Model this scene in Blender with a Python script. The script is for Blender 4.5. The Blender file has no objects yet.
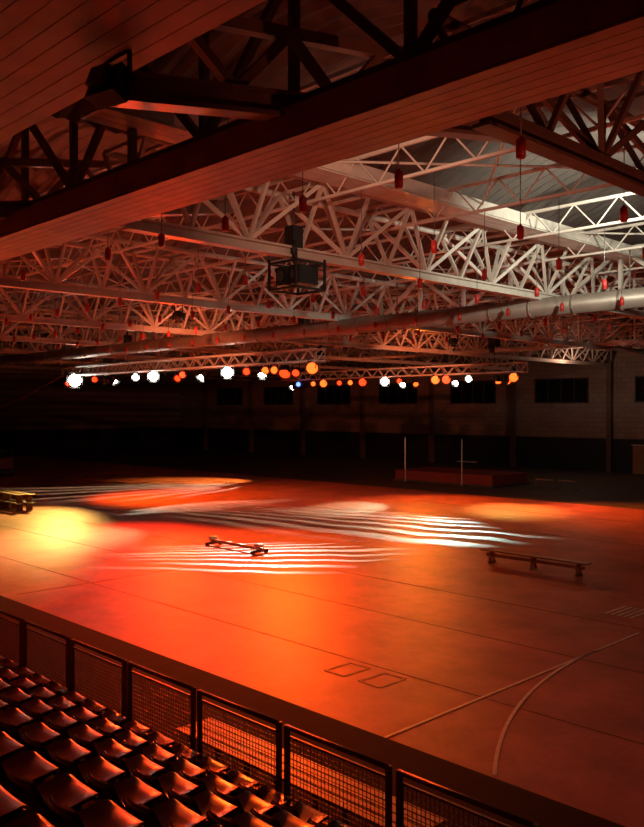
import bpy, math, random
from mathutils import Vector, Matrix
random.seed(4)
scene=bpy.context.scene
scene.view_settings.view_transform='Standard'
scene.view_settings.look='None'

# ---------------------------------------------------------------- materials
def mat(name,col,rough=.6,metal=0,noise=.0,nscale=8,bump=0,emis=None,estr=0,spec=.5):
    m=bpy.data.materials.new(name); m.use_nodes=True
    nt=m.node_tree; b=nt.nodes['Principled BSDF']
    b.inputs['Base Color'].default_value=(*col,1)
    b.inputs['Roughness'].default_value=rough
    b.inputs['Metallic'].default_value=metal
    b.inputs['Specular IOR Level'].default_value=spec
    if noise>0 or bump>0:
        tc=nt.nodes.new('ShaderNodeTexCoord'); n=nt.nodes.new('ShaderNodeTexNoise')
        n.inputs['Scale'].default_value=nscale; n.inputs['Detail'].default_value=5
        nt.links.new(tc.outputs['Object'],n.inputs['Vector'])
        if noise>0:
            r=nt.nodes.new('ShaderNodeValToRGB')
            r.color_ramp.elements[0].position=.3; r.color_ramp.elements[1].position=.7
            r.color_ramp.elements[0].color=(*[c*(1-noise) for c in col],1)
            r.color_ramp.elements[1].color=(*[min(1,c*(1+noise)) for c in col],1)
            nt.links.new(n.outputs['Fac'],r.inputs['Fac'])
            nt.links.new(r.outputs['Color'],b.inputs['Base Color'])
        if bump>0:
            bp=nt.nodes.new('ShaderNodeBump'); bp.inputs['Strength'].default_value=bump; bp.inputs['Distance'].default_value=.02
            nt.links.new(n.outputs['Fac'],bp.inputs['Height']); nt.links.new(bp.outputs['Normal'],b.inputs['Normal'])
    if emis:
        b.inputs['Emission Color'].default_value=(*emis,1); b.inputs['Emission Strength'].default_value=estr
    return m
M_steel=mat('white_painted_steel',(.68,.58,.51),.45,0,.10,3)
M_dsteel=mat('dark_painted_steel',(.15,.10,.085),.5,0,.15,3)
M_frame=mat('window_frame_dark',(.06,.045,.04),.5)
M_plank=mat('soffit_board',(.48,.27,.20),.55,0,.18,2)
M_deck=mat('corrugated_deck',(.13,.10,.09),.6,.1,.15,1)
M_duct=mat('galvanised_duct',(.32,.24,.20),.45,.3,.15,2)
M_black=mat('black_paint',(.015,.015,.016),.5)
M_chain=mat('chain_steel',(.2,.2,.2),.4,.8)
M_redcap=mat('red_pendant',(.48,.025,.02),.45)
M_alu=mat('aluminium_truss',(.7,.66,.62),.5,.0)
M_seat=mat('seat_plastic',(.23,.05,.04),.3,0,.1,5)
M_seatdark=mat('seat_slot_dark',(.008,.008,.008),.8)
M_conc=mat('stand_concrete',(.035,.024,.021),.8,0,.25,4,.2)
M_rail=mat('rail_steel',(.15,.08,.07),.4,.5)
M_line=mat('line_paint',(.75,.6,.5),.5,0,.15,6)
M_linef=mat('faded_line_paint',(.30,.10,.07),.6,0,.3,4)
M_wood=mat('bench_wood',(.40,.20,.10),.45,0,.2,6)
M_wood2=mat('dark_bench_wood',(.20,.11,.06),.5,0,.2,6)
M_mat=mat('mat_vinyl',(.25,.03,.025),.55,0,.15,3)
M_dark=mat('equipment_dark',(.06,.05,.05),.6)
M_pole=mat('upright_pole',(.7,.7,.65),.4)
M_glass=mat('window_glass',(.01,.012,.015),.08)
M_pad=mat('wall_padding',(.02,.022,.03),.7,0,.2,2)
M_roll=mat('roller_white',(.8,.75,.65),.5)

def floor_mat():
    m=bpy.data.materials.new('court_rubber'); m.use_nodes=True; nt=m.node_tree; b=nt.nodes['Principled BSDF']
    tc=nt.nodes.new('ShaderNodeTexCoord')
    n=nt.nodes.new('ShaderNodeTexNoise'); n.inputs['Scale'].default_value=.6; n.inputs['Detail'].default_value=10; n.inputs['Roughness'].default_value=.72
    n2=nt.nodes.new('ShaderNodeTexNoise'); n2.inputs['Scale'].default_value=60; n2.inputs['Detail'].default_value=3
    nt.links.new(tc.outputs['Object'],n.inputs['Vector']); nt.links.new(tc.outputs['Object'],n2.inputs['Vector'])
    r=nt.nodes.new('ShaderNodeValToRGB'); r.color_ramp.elements[0].position=.34; r.color_ramp.elements[1].position=.68
    r.color_ramp.elements[0].color=(.29,.070,.042,1); r.color_ramp.elements[1].color=(.56,.15,.095,1)
    nt.links.new(n.outputs['Fac'],r.inputs['Fac']); nt.links.new(r.outputs['Color'],b.inputs['Base Color'])
    bp=nt.nodes.new('ShaderNodeBump'); bp.inputs['Strength'].default_value=.25; bp.inputs['Distance'].default_value=.01
    nt.links.new(n2.outputs['Fac'],bp.inputs['Height']); nt.links.new(bp.outputs['Normal'],b.inputs['Normal'])
    b.inputs['Roughness'].default_value=.5; b.inputs['Specular IOR Level'].default_value=.25
    return m
M_court=floor_mat()
M_outer=mat('outer_rubber',(.09,.060,.05),.7,0,.25,.6,spec=.3)
M_edge=mat('black_matting',(.012,.008,.008),.85,0,.3,2,spec=.1)

def brick_mat():
    m=bpy.data.materials.new('block_wall'); m.use_nodes=True; nt=m.node_tree; b=nt.nodes['Principled BSDF']
    tc=nt.nodes.new('ShaderNodeTexCoord'); mp=nt.nodes.new('ShaderNodeMapping'); mp.inputs['Rotation'].default_value=(math.radians(90),0,0)
    br=nt.nodes.new('ShaderNodeTexBrick'); br.inputs['Scale'].default_value=1
    br.inputs['Color1'].default_value=(.36,.28,.24,1); br.inputs['Color2'].default_value=(.30,.23,.20,1); br.inputs['Mortar'].default_value=(.2,.16,.14,1)
    br.inputs['Brick Width'].default_value=.8; br.inputs['Row Height'].default_value=.4; br.inputs['Mortar Size'].default_value=.02
    nt.links.new(tc.outputs['Object'],mp.inputs['Vector']); nt.links.new(mp.outputs['Vector'],br.inputs['Vector'])
    nt.links.new(br.outputs['Color'],b.inputs['Base Color']); b.inputs['Roughness'].default_value=.8
    return m
M_block=brick_mat()

# ---------------------------------------------------------------- mesh builder
class MB:
    def __init__(s): s.v=[];s.f=[];s.m=[];s.sm=[];s.mats=[]
    def mi(s,m):
        if m not in s.mats: s.mats.append(m)
        return s.mats.index(m)
    def box(s,c,d,m,rot=None):
        c=Vector(c); o=len(s.v)
        for x in(-.5,.5):
            for y in(-.5,.5):
                for z in(-.5,.5):
                    p=Vector((x*d[0],y*d[1],z*d[2]))
                    if rot is not None: p=rot@p
                    s.v.append(tuple(c+p))
        k=s.mi(m)
        for f in((0,1,3,2),(4,6,7,5),(0,4,5,1),(2,3,7,6),(0,2,6,4),(1,5,7,3)):
            s.f.append(tuple(o+i for i in f)); s.m.append(k); s.sm.append(False)
    def bar(s,p0,p1,w,h,m):
        p0=Vector(p0);p1=Vector(p1);d=p1-p0;L=d.length
        if L<1e-5:return
        z=d/L; up=Vector((0,0,1))
        if abs(z.z)>.98: up=Vector((1,0,0))
        x=z.cross(up).normalized(); y=x.cross(z)
        R=Matrix((x,y,z)).transposed()
        s.box((p0+p1)/2,(w,h,L),m,R)
    def tube(s,p0,p1,r,m,n=8,r1=None,cap=True):
        p0=Vector(p0);p1=Vector(p1);d=p1-p0;L=d.length
        if L<1e-5:return
        if r1 is None:r1=r
        z=d/L; up=Vector((0,0,1))
        if abs(z.z)>.98: up=Vector((1,0,0))
        x=z.cross(up).normalized(); y=x.cross(z); o=len(s.v)
        for i in range(n):
            a=2*math.pi*i/n; q=x*math.cos(a)+y*math.sin(a)
            s.v.append(tuple(p0+q*r)); s.v.append(tuple(p1+q*r1))
        k=s.mi(m)
        for i in range(n):
            j=(i+1)%n
            s.f.append((o+2*i,o+2*i+1,o+2*j+1,o+2*j)); s.m.append(k); s.sm.append(True)
        if cap:
            s.f.append(tuple(o+2*i for i in range(n))); s.m.append(k); s.sm.append(False)
            s.f.append(tuple(o+2*i+1 for i in reversed(range(n)))); s.m.append(k); s.sm.append(False)
    def grid(s,pts,m,smooth=True):
        o=len(s.v); R=len(pts);C=len(pts[0]); k=s.mi(m)
        for r in pts:
            for p in r: s.v.append(tuple(p))
        for i in range(R-1):
            for j in range(C-1):
                s.f.append((o+i*C+j,o+i*C+j+1,o+(i+1)*C+j+1,o+(i+1)*C+j)); s.m.append(k); s.sm.append(smooth)
    def mesh(s,name):
        me=bpy.data.meshes.new(name); me.from_pydata(s.v,[],s.f)
        for m in s.mats: me.materials.append(m)
        me.polygons.foreach_set('material_index',s.m); me.polygons.foreach_set('use_smooth',s.sm)
        me.update(); return me
    def obj(s,name,loc=(0,0,0),parent=None):
        ob=bpy.data.objects.new(name,s.mesh(name)); scene.collection.objects.link(ob); ob.location=loc
        if parent: ob.parent=parent
        return ob
def link(name,me,loc,rot=(0,0,0)):
    ob=bpy.data.objects.new(name,me); scene.collection.objects.link(ob); ob.location=loc; ob.rotation_euler=rot; return ob

# hall axes: X runs along the hall (negative = towards the far end), Y runs across it from the stand.
HX0,HX1=-92,8
YW=64
# ---------------------------------------------------------------- floor
b=MB()
b.box(((HX0+HX1)/2,YW/2-2,-.15),(HX1-HX0,YW+6,.3),M_outer)
b.box(((HX0+HX1)/2,(9.6+41)/2,.004),(HX1-HX0,41-9.6,.012),M_court)
b.box(((HX0+HX1)/2,(6.3+9.6)/2,.01),(HX1-HX0,3.3,.03),M_edge)
b.obj('floor')
b=MB(); z=.016
b.box((-8.45,13.9,z),(.06,8.6,.008),M_line)
R=12.0; cx=-8.45+R; cy=16.2
pr=None
for i in range(25):
    t=i/24*math.asin(6.5/R)
    p=(cx-R*math.cos(t),cy-R*math.sin(t),z)
    if pr: b.bar(pr,p,.06,.008,M_line)
    pr=p
for k in range(5): b.box((-9.2-.16*k,19.9,z),(.07,1.1,.008),M_line)
for yy in(12.2,15.5,18.6,30,36): b.box((-45,yy,z-.002),(88,.04,.006),M_linef)
for xx in(-22,-40,-60): b.box((xx,25,z-.002),(.04,30,.006),M_linef)
for dx,dy in((0,0),(.9,0)):
    b.box((-11.2+dx,11.3,z),(.5,.07,.006),M_linef); b.box((-11.2+dx,12.0,z),(.5,.07,.006),M_linef)
    b.box((-11.45+dx,11.65,z),(.07,.7,.006),M_linef); b.box((-10.95+dx,11.65,z),(.07,.7,.006),M_linef)
b.obj('floor_line_marking')

# ---------------------------------------------------------------- walls
trA=[-3,6,14.2,23.1,32,41,50,59,68,77,86]
b=MB()
b.box(((HX0+HX1)/2,YW+.15,5.2),(HX1-HX0,.3,10.4),M_block)
b.box(((HX0+HX1)/2,YW-.06,1.35),(HX1-HX0,.1,2.7),M_pad)
b.obj('wall_far')
b=MB(); b.box((HX0-.15,YW/2-2,5.6),(.3,YW+6,11.2),M_block); b.box((HX0+.06,YW/2,1.35),(.1,YW-.4,2.7),M_pad); b.obj('wall_left')
for i,a in enumerate(trA[1:]):
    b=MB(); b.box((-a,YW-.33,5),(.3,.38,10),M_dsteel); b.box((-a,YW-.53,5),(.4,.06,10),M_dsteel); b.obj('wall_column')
n=1
for i in range(1,len(trA)-1):
    c=-(trA[i]+trA[i+1])/2
    b=MB(); b.box((c,YW-.02,6.65),(4.9,.05,2.0),M_glass)
    for dz in(-1,1): b.box((c,YW-.06,6.65+dz),(5.0,.12,.1),M_frame)
    for k in range(5): b.box((c-2.45+k*1.225,YW-.06,6.65),(.08,.12,2.0),M_frame)
    b.obj('window_%d'%n); n+=1
b=MB(); b.box((-29.6,YW-.17,1.1),(1.1,.06,2.2),M_wood); b.box((-29.6,YW-.17,2.25),(1.3,.07,.1),M_steel); b.obj('door_1')

# ---------------------------------------------------------------- roof deck (vault bays)
b=MB()
for i in range(len(trA)-1):
    a0,a1=trA[i],trA[i+1]; rows=[]
    N=12
    ny=int((YW+8)/.2)
    for j in range(ny+1):
        y=-8+j*.2; dz=.035 if j%2 else -.035
        rows.append([(-(a0+(a1-a0)*k/N),y,10.3+1.3*math.sin(math.pi*k/N)+dz) for k in range(N+1)])
    b.grid(rows,M_deck,False)
b.obj('ceiling')

# ---------------------------------------------------------------- trusses across the hall
def cross_truss(a,y0,y1,main):
    b=MB(); X=-a; zb=8.5; zt=10.1; W=.75
    b.bar((X,y0,zb),(X,y1,zb),.26,.05,main); b.bar((X,y0,zb+.2),(X,y1,zb+.2),.26,.05,main); b.bar((X,y0,zb+.1),(X,y1,zb+.1),.05,.2,main)
    b.tube((X-W,y0,zt),(X-W,y1,zt),.08,main); b.tube((X+W,y0,zt),(X+W,y1,zt),.08,main)
    n=int((y1-y0)/1.5); st=(y1-y0)/n
    for i in range(n):
        ya=y0+i*st; yb=ya+st
        for s in(-1,1):
            b.bar((X,ya,zb+.2),(X+s*W,ya,zt),.08,.08,main)
            if i%2==0: b.bar((X,ya,zb+.2),(X+s*W,yb,zt),.09,.09,main)
            else: b.bar((X+s*W,ya,zt),(X,yb,zb+.2),.09,.09,main)
        b.bar((X-W,ya,zt),(X+W,ya,zt),.07,.07,main)
    return b.obj('roof_truss')
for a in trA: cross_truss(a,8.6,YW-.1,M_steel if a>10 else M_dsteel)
def incl(a,y0,z0,y1,z1,d,n,m):
    b=MB(); X=-a
    b.bar((X,y0,z0),(X,y1,z1),.3,.06,m); b.bar((X,y0,z0+.28),(X,y1,z1+.28),.3,.05,m); b.bar((X,y0,z0+.14),(X,y1,z1+.14),.05,.28,m)
    b.bar((X,y0,z0+d),(X,y1,z1+d),.16,.16,m)
    for i in range(n):
        t0=i/n;t1=(i+1)/n;tm=(t0+t1)/2
        L=lambda t,k:(X,y0+(y1-y0)*t,z0+(z1-z0)*t+k)
        b.bar(L(t0,.28),L(tm,d),.12,.12,m); b.bar(L(tm,d),L(t1,.28),.12,.12,m)
    b.obj('inclined_roof_girder')
M_mid=mat('grey_painted_steel',(.30,.20,.165),.45,0,.15,3)
incl(8.3,4.75,8.42,14,10.0,1.1,5,M_mid)
incl(16.5,4.75,8.42,13,9.9,1.1,5,M_mid)
incl(25,4.75,8.42,13,9.9,1.1,5,M_mid)

y=9.4; k=0
while y<62:
    b=MB(); x0,x1=-86,3; zt,zb=10.25,9.6
    b.bar((x0,y,zt),(x1,y,zt),.07,.07,M_steel); b.bar((x0,y,zb),(x1,y,zb),.07,.06,M_steel)
    n=74; st=(x1-x0)/n
    for i in range(n):
        xa=x0+i*st
        b.tube((xa,y,zb),(xa+st/2,y,zt),.022,M_steel,5,cap=False); b.tube((xa+st/2,y,zt),(xa+st,y,zb),.022,M_steel,5,cap=False)
    b.obj('roof_joist'); y+=3.4
b=MB()
for i in range(1,6):
    for yy in range(10,60,10):
        b.tube((-trA[i],yy,10.15),(-trA[i+1],yy+10,10.15),.03,M_steel,5); b.tube((-trA[i+1],yy,10.15),(-trA[i],yy+10,10.15),.03,M_steel,5)
b.obj('roof_bracing')
def long_truss(y,x0,x1,zb,zt,m,st=2.05,w=.12):
    b=MB(); b.bar((x0,y,zb),(x1,y,zb),.2,.18,m); b.bar((x0,y,zt),(x1,y,zt),.16,.14,m)
    n=int((x1-x0)/st); s=(x1-x0)/n
    for i in range(n):
        xa=x0+i*s
        b.bar((xa,y,zb),(xa,y,zt),w,w,m)
        if i%2: b.bar((xa,y,zb),(xa+s,y,zt),w,w,m)
        else: b.bar((xa,y,zt),(xa+s,y,zb),w,w,m)
    b.obj('roof_girder')
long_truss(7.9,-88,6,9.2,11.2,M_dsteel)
long_truss(26.2,-88,6,8.75,10.25,M_steel)
long_truss(45,-88,6,8.75,10.25,M_steel)

def clad_beam(y0,y1,x0,x1,z0,h,pw,m=M_plank):
    b=MB(); n=max(2,round((y1-y0)/pw)); w=(y1-y0)/n
    for i in range(n): b.box(((x0+x1)/2,y0+(i+.5)*w,z0+.02),(x1-x0,w-.012,.03),m)
    b.box(((x0+x1)/2,(y0+y1)/2,z0+h/2+.045),(x1-x0,y1-y0-.01,h),m)
    b.obj('clad_ceiling_beam')
clad_beam(7.28,8.45,-90,6,8.5,.38,.195)
clad_beam(1.2,4.7,-90,6,8.5,.4,.22)
b=MB()
for i in range(3): b.box((-12.6+(-.25+.25*i),35,9.92),(.235,56,.03),M_steel)
b.box((-12.6,35,10.1),(.74,56,.3),M_steel); b.obj('roof_gutter_beam')

b=MB(); b.tube((-80,23.6,8.25),(6,23.6,8.25),.3,M_duct,20)
x=-79
while x<6: b.tube((x,23.6,8.25),(x+.06,23.6,8.25),.325,M_duct,20); x+=1.5
x=-78
while x<6: b.bar((x,23.6,8.5),(x,23.6,9.7),.03,.03,M_dsteel); x+=4.45
b.obj('ventilation_duct')

# red pendants
b=MB(); b.tube((0,0,.1),(0,0,1.45),.008,M_chain,5); b.tube((0,0,-.1),(0,0,.1),.06,M_redcap,12); b.tube((0,0,.1),(0,0,.14),.045,M_redcap,12,.02)
b.tube((0,0,-.12),(0,0,-.1),.05,M_redcap,12)
pm=b.mesh('red_pendant_sensor')
for r in range(7):
    y=9.4+3.4*r
    if r==0: y=8.7
    for c in range(20 if r<5 else 12):
        a=3.6+c*1.9+(r%2)*.7
        if abs(a-14.2)<1 and r==1: continue
        if r==0 and (abs(a-8.6)<.6 or abs(a-17)<.6): continue
        link('pendant_sensor',pm,(-a,y,8.12))

# ---------------------------------------------------------------- lighting rigs
def box_truss(name,x0,x1,y,z,w=.5):
    b=MB(); h=w/2; cs=[(-h,-h),(-h,h),(h,h),(h,-h)]
    for cy_,cz in cs: b.tube((x0,y+cy_,z+cz),(x1,y+cy_,z+cz),.055,M_alu,6)
    n=int((x1-x0)/.5); s=(x1-x0)/n
    for i in range(n):
        xa=x0+i*s
        for q in range(4):
            p=cs[q]; r=cs[(q+1)%4]
            if i%2: p,r=r,p
            b.tube((xa,y+p[0],z+p[1]),(xa+s,y+r[0],z+r[1]),.028,M_alu,4,cap=False)
    for q in range(4):
        p=cs[q]; r=cs[(q+1)%4]
        for xx in(x0,x1): b.tube((xx,y+p[0],z+p[1]),(xx,y+r[0],z+r[1]),.02,M_alu,4)
    return b.obj(name)
box_truss('lighting_truss',-47,-25,24.4,7.3)
box_truss('lighting_truss',-44,-25,40,7.35)
def hoist(x,y,z0,z1,big=1):
    b=MB(); b.tube((x,y,z0),(x,y,z1),.025,M_chain,6)
    b.box((x,y,z1-.45*big),(.32*big,.3*big,.45*big),M_black); b.tube((x-.1*big,y,z1-.9*big),(x-.1*big,y,z1-.6*big),.09*big,M_black,8)
    b.tube((x,y,z1-.2),(x,y,z1),.05,M_black,6); b.obj('chain_hoist')
hoist(-26,24.4,7.5,9.3,1.2); hoist(-40,24.4,7.5,9.3); hoist(-27,40,7.55,9.6,1.5); hoist(-41,40,7.55,9.6,1.3)
# drooping multicore from the rig end down to the far end wall
b=MB(); pr=None
for i in range(19):
    t=i/18; p=(-47-14*t,24.4-4*t,7.2-1.9*t-2.6*math.sin(math.pi*t)*.5)
    if pr: b.tube(pr,p,.035,M_redcap,6)
    pr=p
b.tube(pr,(-61,20.4,8.6),.035,M_redcap,6)
b.obj('power_cable')

def lens(col,st): return mat('lens',(0,0,0),.3,emis=col,estr=st)
L_white=lens((1,.93,.78),40); L_or=lens((1,.11,.012),3.2); L_red=lens((1,.04,.006),3); L_blue=lens((.1,.2,1),4); L_off=mat('lens_off',(.02,.02,.02),.1)
def par_mesh(L,r=.14):
    b=MB()
    b.tube((0,0,-.02),(0,0,.32),r,M_black,14,r*.8); b.tube((0,0,.32),(0,0,.4),r*.8,M_black,14,r*.35)
    b.tube((0,0,-.05),(0,0,-.02),r*1.08,M_black,14); b.tube((0,0,-.056),(0,0,-.051),r*.95,L,14)
    for s in(-1,1):
        b.box((s*(r*1.12),0,-.10),(.012,r*1.6,.12),M_black,Matrix.Rotation(-s*.35,3,'Y')); b.box((0,s*(r*1.12),-.10),(r*1.6,.012,.12),M_black,Matrix.Rotation(s*.35,3,'X'))
    return b.mesh('stage_spotlight')
meshes={k:(par_mesh(v,.16),par_mesh(v,.25),par_mesh(v,.38)) for k,v in dict(w=L_white,o=L_or,r=L_red,b=L_blue,x=L_off).items()}
def yoke_mesh():
    b=MB(); 
    b.bar((-.22,0,0),(-.22,0,.33),.02,.05,M_black); b.bar((.22,0,0),(.22,0,.33),.02,.05,M_black); b.bar((-.22,0,.33),(.22,0,.33),.05,.02,M_black)
    return b.mesh('yoke')
YM=yoke_mesh()
def fixture(x,y,z,aim,kind='o',big=0,light=None):
    e=bpy.data.objects.new('stage_spotlight',None); scene.collection.objects.link(e); e.location=(x,y,z)
    yk=bpy.data.objects.new('yoke',YM); scene.collection.objects.link(yk); yk.parent=e
    d=(Vector(aim)-Vector((x,y,z))).normalized()
    q=d.to_track_quat('-Z','Y')
    c=bpy.data.objects.new('lamp_head',meshes[kind][big]); scene.collection.objects.link(c); c.parent=e; c.rotation_euler=q.to_euler()
    if light:
        l=spot(light,(0,0,0),None); l.parent=e; l.location=d*.3; l.rotation_euler=q.to_euler()
    return e
def gobo(l,lines,ang,u0,v0,fan,seed=0.0):
    # striped gobo: fan of `lines` bars of unequal length inside an elliptical gate
    l.use_nodes=True; nt=l.node_tree; em=nt.nodes['Emission']
    tc=nt.nodes.new('ShaderNodeTexCoord'); sp=nt.nodes.new('ShaderNodeSeparateXYZ'); nt.links.new(tc.outputs['Normal'],sp.inputs[0])
    def ma(op,a,b=None,c=None,clamp=False):
        n=nt.nodes.new('ShaderNodeMath'); n.operation=op; n.use_clamp=clamp
        for i,v in enumerate((a,b,c)):
            if v is None: continue
            if isinstance(v,(int,float)): n.inputs[i].default_value=v
            else: nt.links.new(v,n.inputs[i])
        return n.outputs[0]
    az=ma('ABSOLUTE',sp.outputs[2]); u=ma('DIVIDE',sp.outputs[0],az); v=ma('DIVIDE',sp.outputs[1],az)
    ca,sa=math.cos(ang),math.sin(ang)
    uu=ma('ADD',ma('MULTIPLY',u,ca),ma('MULTIPLY',v,sa)); vv=ma('ADD',ma('MULTIPLY',u,-sa),ma('MULTIPLY',v,ca))
    nz=nt.nodes.new('ShaderNodeTexNoise'); nz.inputs['Scale'].default_value=5; nz.inputs['Detail'].default_value=1
    cb=nt.nodes.new('ShaderNodeCombineXYZ'); nt.links.new(uu,cb.inputs[0]); nt.links.new(vv,cb.inputs[1]); nt.links.new(cb.outputs[0],nz.inputs['Vector'])
    wob=ma('MULTIPLY',ma('SUBTRACT',nz.outputs['Fac'],.5),.9)
    th=ma('ARCTAN2',vv,ma('ADD',uu,fan))
    tmax=math.atan2(v0,fan)
    idxf=ma('ADD',ma('ADD',ma('MULTIPLY',th,lines/(2*tmax)),200.0+seed),wob)
    fl=ma('FLOOR',idxf); fr=ma('SUBTRACT',idxf,fl)
    wn=nt.nodes.new('ShaderNodeTexWhiteNoise'); wn.noise_dimensions='1D'; nt.links.new(fl,wn.inputs['W'])
    wn2=nt.nodes.new('ShaderNodeTexWhiteNoise'); wn2.noise_dimensions='1D'; nt.links.new(ma('ADD',fl,77.3),wn2.inputs['W'])
    width=ma('ADD',ma('MULTIPLY',wn2.outputs['Value'],.16),.17)
    tri=ma('ABSOLUTE',ma('SUBTRACT',fr,.5))
    line=ma('MULTIPLY',ma('SUBTRACT',width,tri),9.0,clamp=True)
    ul=ma('MULTIPLY',ma('ADD',ma('MULTIPLY',wn.outputs['Value'],.6),.5),u0)
    e=ma('ADD',ma('POWER',ma('ABSOLUTE',ma('DIVIDE',uu,ul)),2),ma('POWER',ma('ABSOLUTE',ma('DIVIDE',vv,v0)),2))
    g=ma('MULTIPLY',ma('SUBTRACT',1.0,e),2.0,clamp=True)
    nt.links.new(ma('MULTIPLY',line,g),em.inputs['Strength'])
def spot(p,loc,aim):
    ld=bpy.data.lights.new('spot_beam','SPOT'); ld.color=p[0]; ld.energy=p[1]; ld.spot_size=math.radians(p[2]); ld.spot_blend=p[3]; ld.shadow_soft_size=p[4]
    if len(p)>5 and p[5]: gobo(ld,*p[5])
    o=bpy.data.objects.new('spot_beam',ld); scene.collection.objects.link(o); o.location=loc
    if aim is not None: o.rotation_euler=(Vector(aim)-Vector(loc)).normalized().to_track_quat('-Z','Y').to_euler()
    return o
OR=(1,.19,.012); RD=(1,.04,.003); YE=(1,.6,.12); WH=(.55,1,.8)
cam=(0,0,5)
PI=math.pi
# rig 1 (y=24.4)
fixture(-45.5,24.2,6.75,cam,'w',2)
fixture(-38.9,24.2,6.75,cam,'w',0)
fixture(-37.2,24.2,6.75,cam,'w',1)
fixture(-28.5,24.2,6.6,(-22.3,19,0),'w',0,(WH,21000,90,.2,.005,(8,PI,.70,.19,1.5,.0)))
fixture(-31.0,24.2,6.75,cam,'w',1)
fixture(-33.0,24.2,6.6,(-30.2,14.6,0),'w',0,((.9,1,.5),16000,40,1,.1))
fixture(-28.3,24.2,6.75,cam,'o',0)
fixture(-27.7,24.2,6.75,(-2,3,5),'o',0)
fixture(-27,24.2,6.6,(-23,18,0),'r',1,(OR,4600,104,.9,.3))
fixture(-25.3,24.2,6.75,cam,'o',1)
fixture(-26.3,24.2,6.6,(-17.5,12.8,0),'r',0,(RD,9500,58,1,.3))
fixture(-35,24.2,6.6,(-25,12,0),'r',0,(RD,17000,76,1,.3))
fixture(-42,24.2,6.6,(-40,28,0),'r',0,(OR,10000,100,.9,.3))
fixture(-46.3,24.2,6.6,(-37,16.5,0),'r',0,(YE,14000,40,.9,.1))
fixture(-41,24.2,6.6,(-35.5,26,0),'w',0,(WH,16000,90,.2,.005,(8,PI*.92,.66,.17,1.5,5.0)))
fixture(-34.6,24.2,6.75,cam,'r',0); fixture(-43.2,24.2,6.75,cam,'r',0); fixture(-29.6,24.2,6.75,cam,'r',0)
# rig 2 (y=40)
for x,k,bg in((-41.5,'o',0),(-40.5,'o',1),(-39,'r',0),(-38,'o',0),(-35,'w',1),(-31,'o',1),(-30.2,'r',1),(-28.6,'w',0),(-25.6,'o',1),(-36.9,'r',1),(-43,'b',0),(-33.8,'r',0)):
    fixture(x,39.8,6.8,cam,k,bg)
fixture(-29.5,39.8,6.6,(-26.4,27.8,0),'w',0,(WH,24000,96,.2,.005,(8,PI,.80,.15,1.6,11.0)))
fixture(-33.5,39.8,6.6,(-30,31.2,0),'w',0,((.8,1,.6),9000,24,.9,.05))
fixture(-32.5,39.8,6.6,(-25,33,0),'o',0,(OR,5500,104,.9,.2))
fixture(-42.4,39.8,6.6,(-48,35.4,0),'o',0,(YE,13000,40,.8,.05))
fixture(-43.6,39.8,6.6,(-45,29.5,0),'w',0,(WH,30000,70,.2,.005,(8,PI*.5,.5,.45,.8,20.0)))
fixture(-26.6,39.8,6.6,(-23.6,36.5,0),'o',0,(YE,6500,46,.9,.1))
fixture(-25.9,39.8,6.6,(-18,39,0),'o',0,(OR,6000,80,1,.1))
UP=(1,.22,.08)
fixture(-23.1,16,8.1,(-34,24.4,7.3),'x',0,(UP,5200,40,1,.1))  # added spot, put in to brighten the first lighting truss
fixture(-23.1,31,8.1,(-33,40,7.3),'x',0,(UP,5200,40,1,.1))  # likewise added, brightens the second lighting truss

# speaker cluster frame below truss
b=MB(); X,Y,Z=-14.2,13.1,3.0+5.05
for dx in(-.45,.45):
    for dy in(-.45,.45): b.bar((X+dx,Y+dy,Z-.3),(X+dx,Y+dy,Z+.4),.05,.05,M_black)
for dz in(-.3,.3):
    for s in(-.45,.45): b.bar((X-.45,Y+s,Z+dz),(X+.45,Y+s,Z+dz),.05,.05,M_black); b.bar((X+s,Y-.45,Z+dz),(X+s,Y+.45,Z+dz),.05,.05,M_black)
for dx in(-.24,.24):
    b.box((X+dx,Y,Z+.02),(.3,.6,.42),M_black); b.tube((X+dx,Y-.3,Z+.02),(X+dx,Y-.33,Z+.02),.12,M_dark,12)
b.obj('speaker_cluster')
b=MB(); b.box((X,Y-.1,8.95),(.3,.3,.5),M_black); b.tube((X,Y-.1,8.4),(X,Y-.1,10),.03,M_chain,6); b.tube((X+.12,Y-.2,8.45),(X+.12,Y-.2,8.85),.08,M_black,8); b.obj('chain_hoist')
def flood(x,y,z,aim,light=None,s=.4):  # builds the real unlit lamp and the added fill floods
    e=bpy.data.objects.new('flood_or_fill_light',None); scene.collection.objects.link(e); e.location=(x,y,z)
    d=(Vector(aim)-Vector((x,y,z))).normalized(); q=d.to_track_quat('-Z','Y')
    b=MB(); b.box((0,0,.1),(s,s*.8,.2),M_black); b.box((0,0,.24),(s*.6,s*.5,.1),M_black); b.box((0,0,-.005),(s*.9,s*.7,.01),L_off if not light else L_fill)
    o=b.obj('head',parent=e); o.rotation_euler=q.to_euler()
    zt=8.5 if z<8.5 else 9.12
    b=MB(); b.bar((-s*.56,0,0),(-s*.56,0,zt-z),.03,.05,M_black); b.bar((s*.56,0,0),(s*.56,0,zt-z),.03,.05,M_black); b.bar((-s*.56,0,zt-.01-z),(s*.56,0,zt-.01-z),.05,.03,M_black); b.obj('bracket',parent=e)
    if light:
        l=spot(light,tuple(d*.05),None); l.parent=e; l.rotation_euler=q.to_euler()
L_fill=lens((1,.8,.65),6)  # lens glow of the added fill floods
flood(-7.4,4.4,8.15,(-9,12,5))
flood(-8.6,8.75,8.92,(-14.5,18,9.5),((1,.50,.32),620,96,1,.15),.3)  # added fill flood behind the clad beam, brightens the roof trusses
flood(-17,8.75,8.92,(-26,22,9.6),((1,.25,.11),200,90,1,.15),.3)  # second added fill flood, for trusses further along the hall
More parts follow.
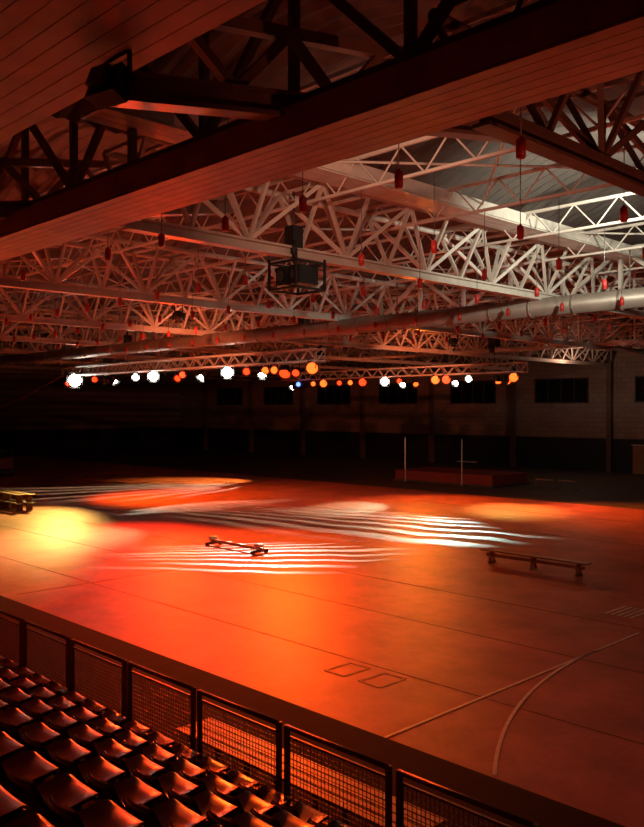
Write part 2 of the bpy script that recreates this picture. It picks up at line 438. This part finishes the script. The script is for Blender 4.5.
fixture(1.5,8.8,.5,(-5,13,9),'r',1,((1,.2,.09),1200,80,1,.2))  # added floor uplight out of view, lifts the beam undersides
fixture(-31,8.4,.5,(-23,9,9),'r',1,((1,.13,.05),2500,90,1,.2))  # added uplight off to the left, reddens the ceiling beams

# ---------------------------------------------------------------- grandstand
b=MB()
for i in range(9):
    z=.46+.4*i
    b.box((-14,6.35-.8*i-.4,z/2),(44,.8,z),M_conc)
b.obj('grandstand')
def seat_geo(b,x,y,z):
    prof=[(.40,.36),(.425,.385),(.39,.405),(.28,.395),(.16,.38),(.07,.39),(.01,.43),(-.03,.49),(-.055,.55),(-.065,.59),(-.07,.61),(-.085,.60)]
    wd=[.17,.2,.215,.22,.22,.22,.22,.215,.205,.185,.16,.15]
    rows=[]
    for k,(py,pz) in enumerate(prof):
        row=[]
        for j in range(11):
            t=-1+2*j/10; w=wd[k]
            e2=t*t; e4=e2*e2
            rr=.03*e4 if k<6 else 0; fy=.035*e2 if k>=6 else 0
            row.append((x+t*w,y+py+fy-(.02*e4 if k<3 else 0),z+pz+rr))
        rows.append(row)
    b.grid(rows,M_seat)
    b.grid([[(p[0],p[1],p[2]-.025) if i<6 else (p[0],p[1]-.025,p[2]-.01) for p in reversed(r)] for i,r in enumerate(rows)],M_seat)
    b.box((x,y-.04,z+.545),(.13,.1,.04),M_seatdark)
    b.box((x,y+.18,z+.34),(.3,.22,.05),M_rail)
for i in range(8):
    yb=5.6-.8*i+.02; z=.46+.4*i
    b=MB()
    x=-30+.1*(i%2)
    while x<6:
        seat_geo(b,x,yb,z); x+=.54
    b.bar((-30.2,yb+.18,z+.30),(6,yb+.18,z+.30),.06,.06,M_rail)
    x=-30
    while x<6: b.bar((x+.25,yb+.18,z+.004),(x+.25,yb+.18,z+.3),.05,.05,M_rail); x+=1.5
    b.obj('stadium_seat_row')

# railing
yr=6.28; pl_=1.64; z0=.462; z1=1.46
b=MB(); x=-30
while x<5:
    x0=x+.07; x1=x+pl_-.07
    for xx in(x0,x1): b.bar((xx,yr,z0),(xx,yr,z1+.02),.05,.05,M_rail)
    b.tube((x0,yr,z1),(x1,yr,z1),.028,M_rail,8); b.bar((x0,yr,z0+.12),(x1,yr,z0+.12),.035,.035,M_rail); b.bar((x0,yr,z1-.1),(x1,yr,z1-.1),.025,.025,M_rail)
    w=x0+.05
    while w<x1: b.bar((w,yr,z0+.12),(w,yr,z1-.1),.006,.006,M_rail); w+=.055
    w=z0+.17
    while w<z1-.1: b.bar((x0,yr,w),(x1,yr,w),.006,.006,M_rail); w+=.055
    x+=pl_
b.obj('stand_railing')

# ---------------------------------------------------------------- floor equipment
def bench(name,cx,cy,L,h=.42,w=.30,leg=3):
    b=MB(); b.box((0,0,h-.02),(L,w,.045),M_wood); b.box((0,0,h-.17),(L-.3,.04,.1),M_wood)
    for i in range(leg):
        x=-L/2+.35+i*(L-.7)/(leg-1)
        b.bar((x,-w*.35,0),(x,-w*.25,h-.04),.06,.06,M_wood); b.bar((x,w*.35,0),(x,w*.25,h-.04),.06,.06,M_wood); b.box((x,0,.03),(.08,w*1.15,.05),M_wood); b.box((x,0,h-.1),(.06,w*.8,.06),M_wood)
    return b.obj(name,(cx,cy,.013))
bench('gym_bench',-14.2,23.2,3.8)
b=MB()
for k in range(4): b.box((0,-.24+.16*k,.44),(4.3,.13,.035),M_wood)
for k in range(4):
    x=-1.9+k*1.27; b.bar((x,-.25,0),(x,-.25,.42),.05,.05,M_dark); b.bar((x,.25,0),(x,.25,.42),.05,.05,M_dark); b.bar((x,-.28,.4),(x,.28,.4),.05,.04,M_dark)
b.obj('slatted_bench',(-7.8,7.15,.028))
b=MB(); b.box((0,0,.20),(3.0,.10,.10),M_wood)
for s in(-1.3,1.3):
    b.box((s,0,.12),(.12,.7,.08),M_dark); b.bar((s,-.3,.03),(s,-.3,.12),.1,.1,M_dark); b.bar((s,.3,.03),(s,.3,.12),.1,.1,M_dark)
    b.tube((s-.05,-.16,.29),(s-.05,.16,.29),.08,M_roll,12)
b.obj('balance_beam',(-23.6,18.8,.0))
b=MB(); b.box((0,0,.08),(8.4,4.4,.12),M_dark)
for k in range(3): b.box((-2.72+2.72*k,0,.43),(2.68,4.1,.56),M_mat)
b.box((0,0,.75),(8.2,4.15,.08),M_mat); b.obj('high_jump_mat',(-34.8,47.4,.0))
for x in(-38.0,-33.2):
    b=MB(); b.tube((0,0,.05),(0,0,3.1),.045,M_pole,8); b.box((0,0,.04),(.7,.5,.08),M_dark); b.box((0,.06,2.1),(.12,.12,.08),M_dark); b.obj('high_jump_upright',(x+.4,44.9,0))
for i in range(2):
    b=MB()
    for s in(-.6,.6): b.bar((s,0,0),(s,0,.6),.04,.04,M_dsteel); b.bar((s,-.35,.03),(s,.35,.03),.05,.05,M_dsteel)
    b.box((0,0,.58),(1.25,.03,.08),M_wood); b.obj('hurdle',(-28.3+1.6*i,47.5,0))
b=MB()
for l in range(2):
    for r in range(2):
        z=.42*l; y=.5*r
        b.box((0,y,z+.38),(4.0,.32,.045),M_wood2); 
        for x in(-1.6,0,1.6): b.box((x,y,z+.18),(.08,.3,.36),M_wood2)
b.obj('stacked_benches',(-41.6,18.3,.012))
b=MB(); b.box((0,0,.35),(2.4,1.4,.12),M_dark)
for x in(-1,1):
    for y in(-.55,.55): b.tube((x,y-.05,.14),(x,y+.05,.14),.14,M_black,12); b.bar((x,y,.3),(x,y,1.9),.06,.06,M_dark)
b.box((0,0,1.0),(2.2,1.2,.8),M_mat); b.box((0,0,1.9),(2.4,1.4,.06),M_dark); b.obj('equipment_cart',(-62.5,27,0.012))
b=MB(); b.box((0,0,.45),(1.8,.6,.06),M_roll)
for x in(-.8,.8):
    b.bar((x,-.25,0),(x,-.25,.45),.05,.05,M_dark); b.bar((x,.25,0),(x,.25,.45),.05,.05,M_dark)
b.obj('judges_table',(-44,61,0))

# added fill lamp standing in for daylight on the vault
b=MB(); b.box((0,0,0),(.5,.3,.12),M_black); b.box((0,0,.065),(.44,.24,.01),L_white); b.bar((0,0,-.35),(0,0,-.05),.04,.04,M_black); b.obj('vault_fill_light',(-6,17,9.0))
spot(((.92,1,.8),2800,130,1,.2),(-6.8,17.5,9.15),(-10.5,22,11.5))

def ptl(col,e,loc,r=.4):
    ld=bpy.data.lights.new('wall_fill_light','POINT'); ld.color=col; ld.energy=e; ld.shadow_soft_size=r
    o=bpy.data.objects.new('wall_fill_light',ld); scene.collection.objects.link(o); o.location=loc
ptl((1,.6,.4),150,(-31,56,8.2))  # added point fill for the far wall, no lamp modelled

w=bpy.data.worlds.new('dark_hall'); scene.world=w; w.use_nodes=True
w.node_tree.nodes['Background'].inputs[0].default_value=(.05,.012,.006,1); w.node_tree.nodes['Background'].inputs[1].default_value=.1

cd=bpy.data.cameras.new('camera'); c=bpy.data.objects.new('camera',cd); scene.collection.objects.link(c)
c.location=(0,0,5); c.rotation_euler=(math.radians(89.77),0,math.radians(45.6))
cd.sensor_fit='VERTICAL'; cd.sensor_height=24; cd.lens=840/827*24; cd.clip_end=400
scene.camera=c
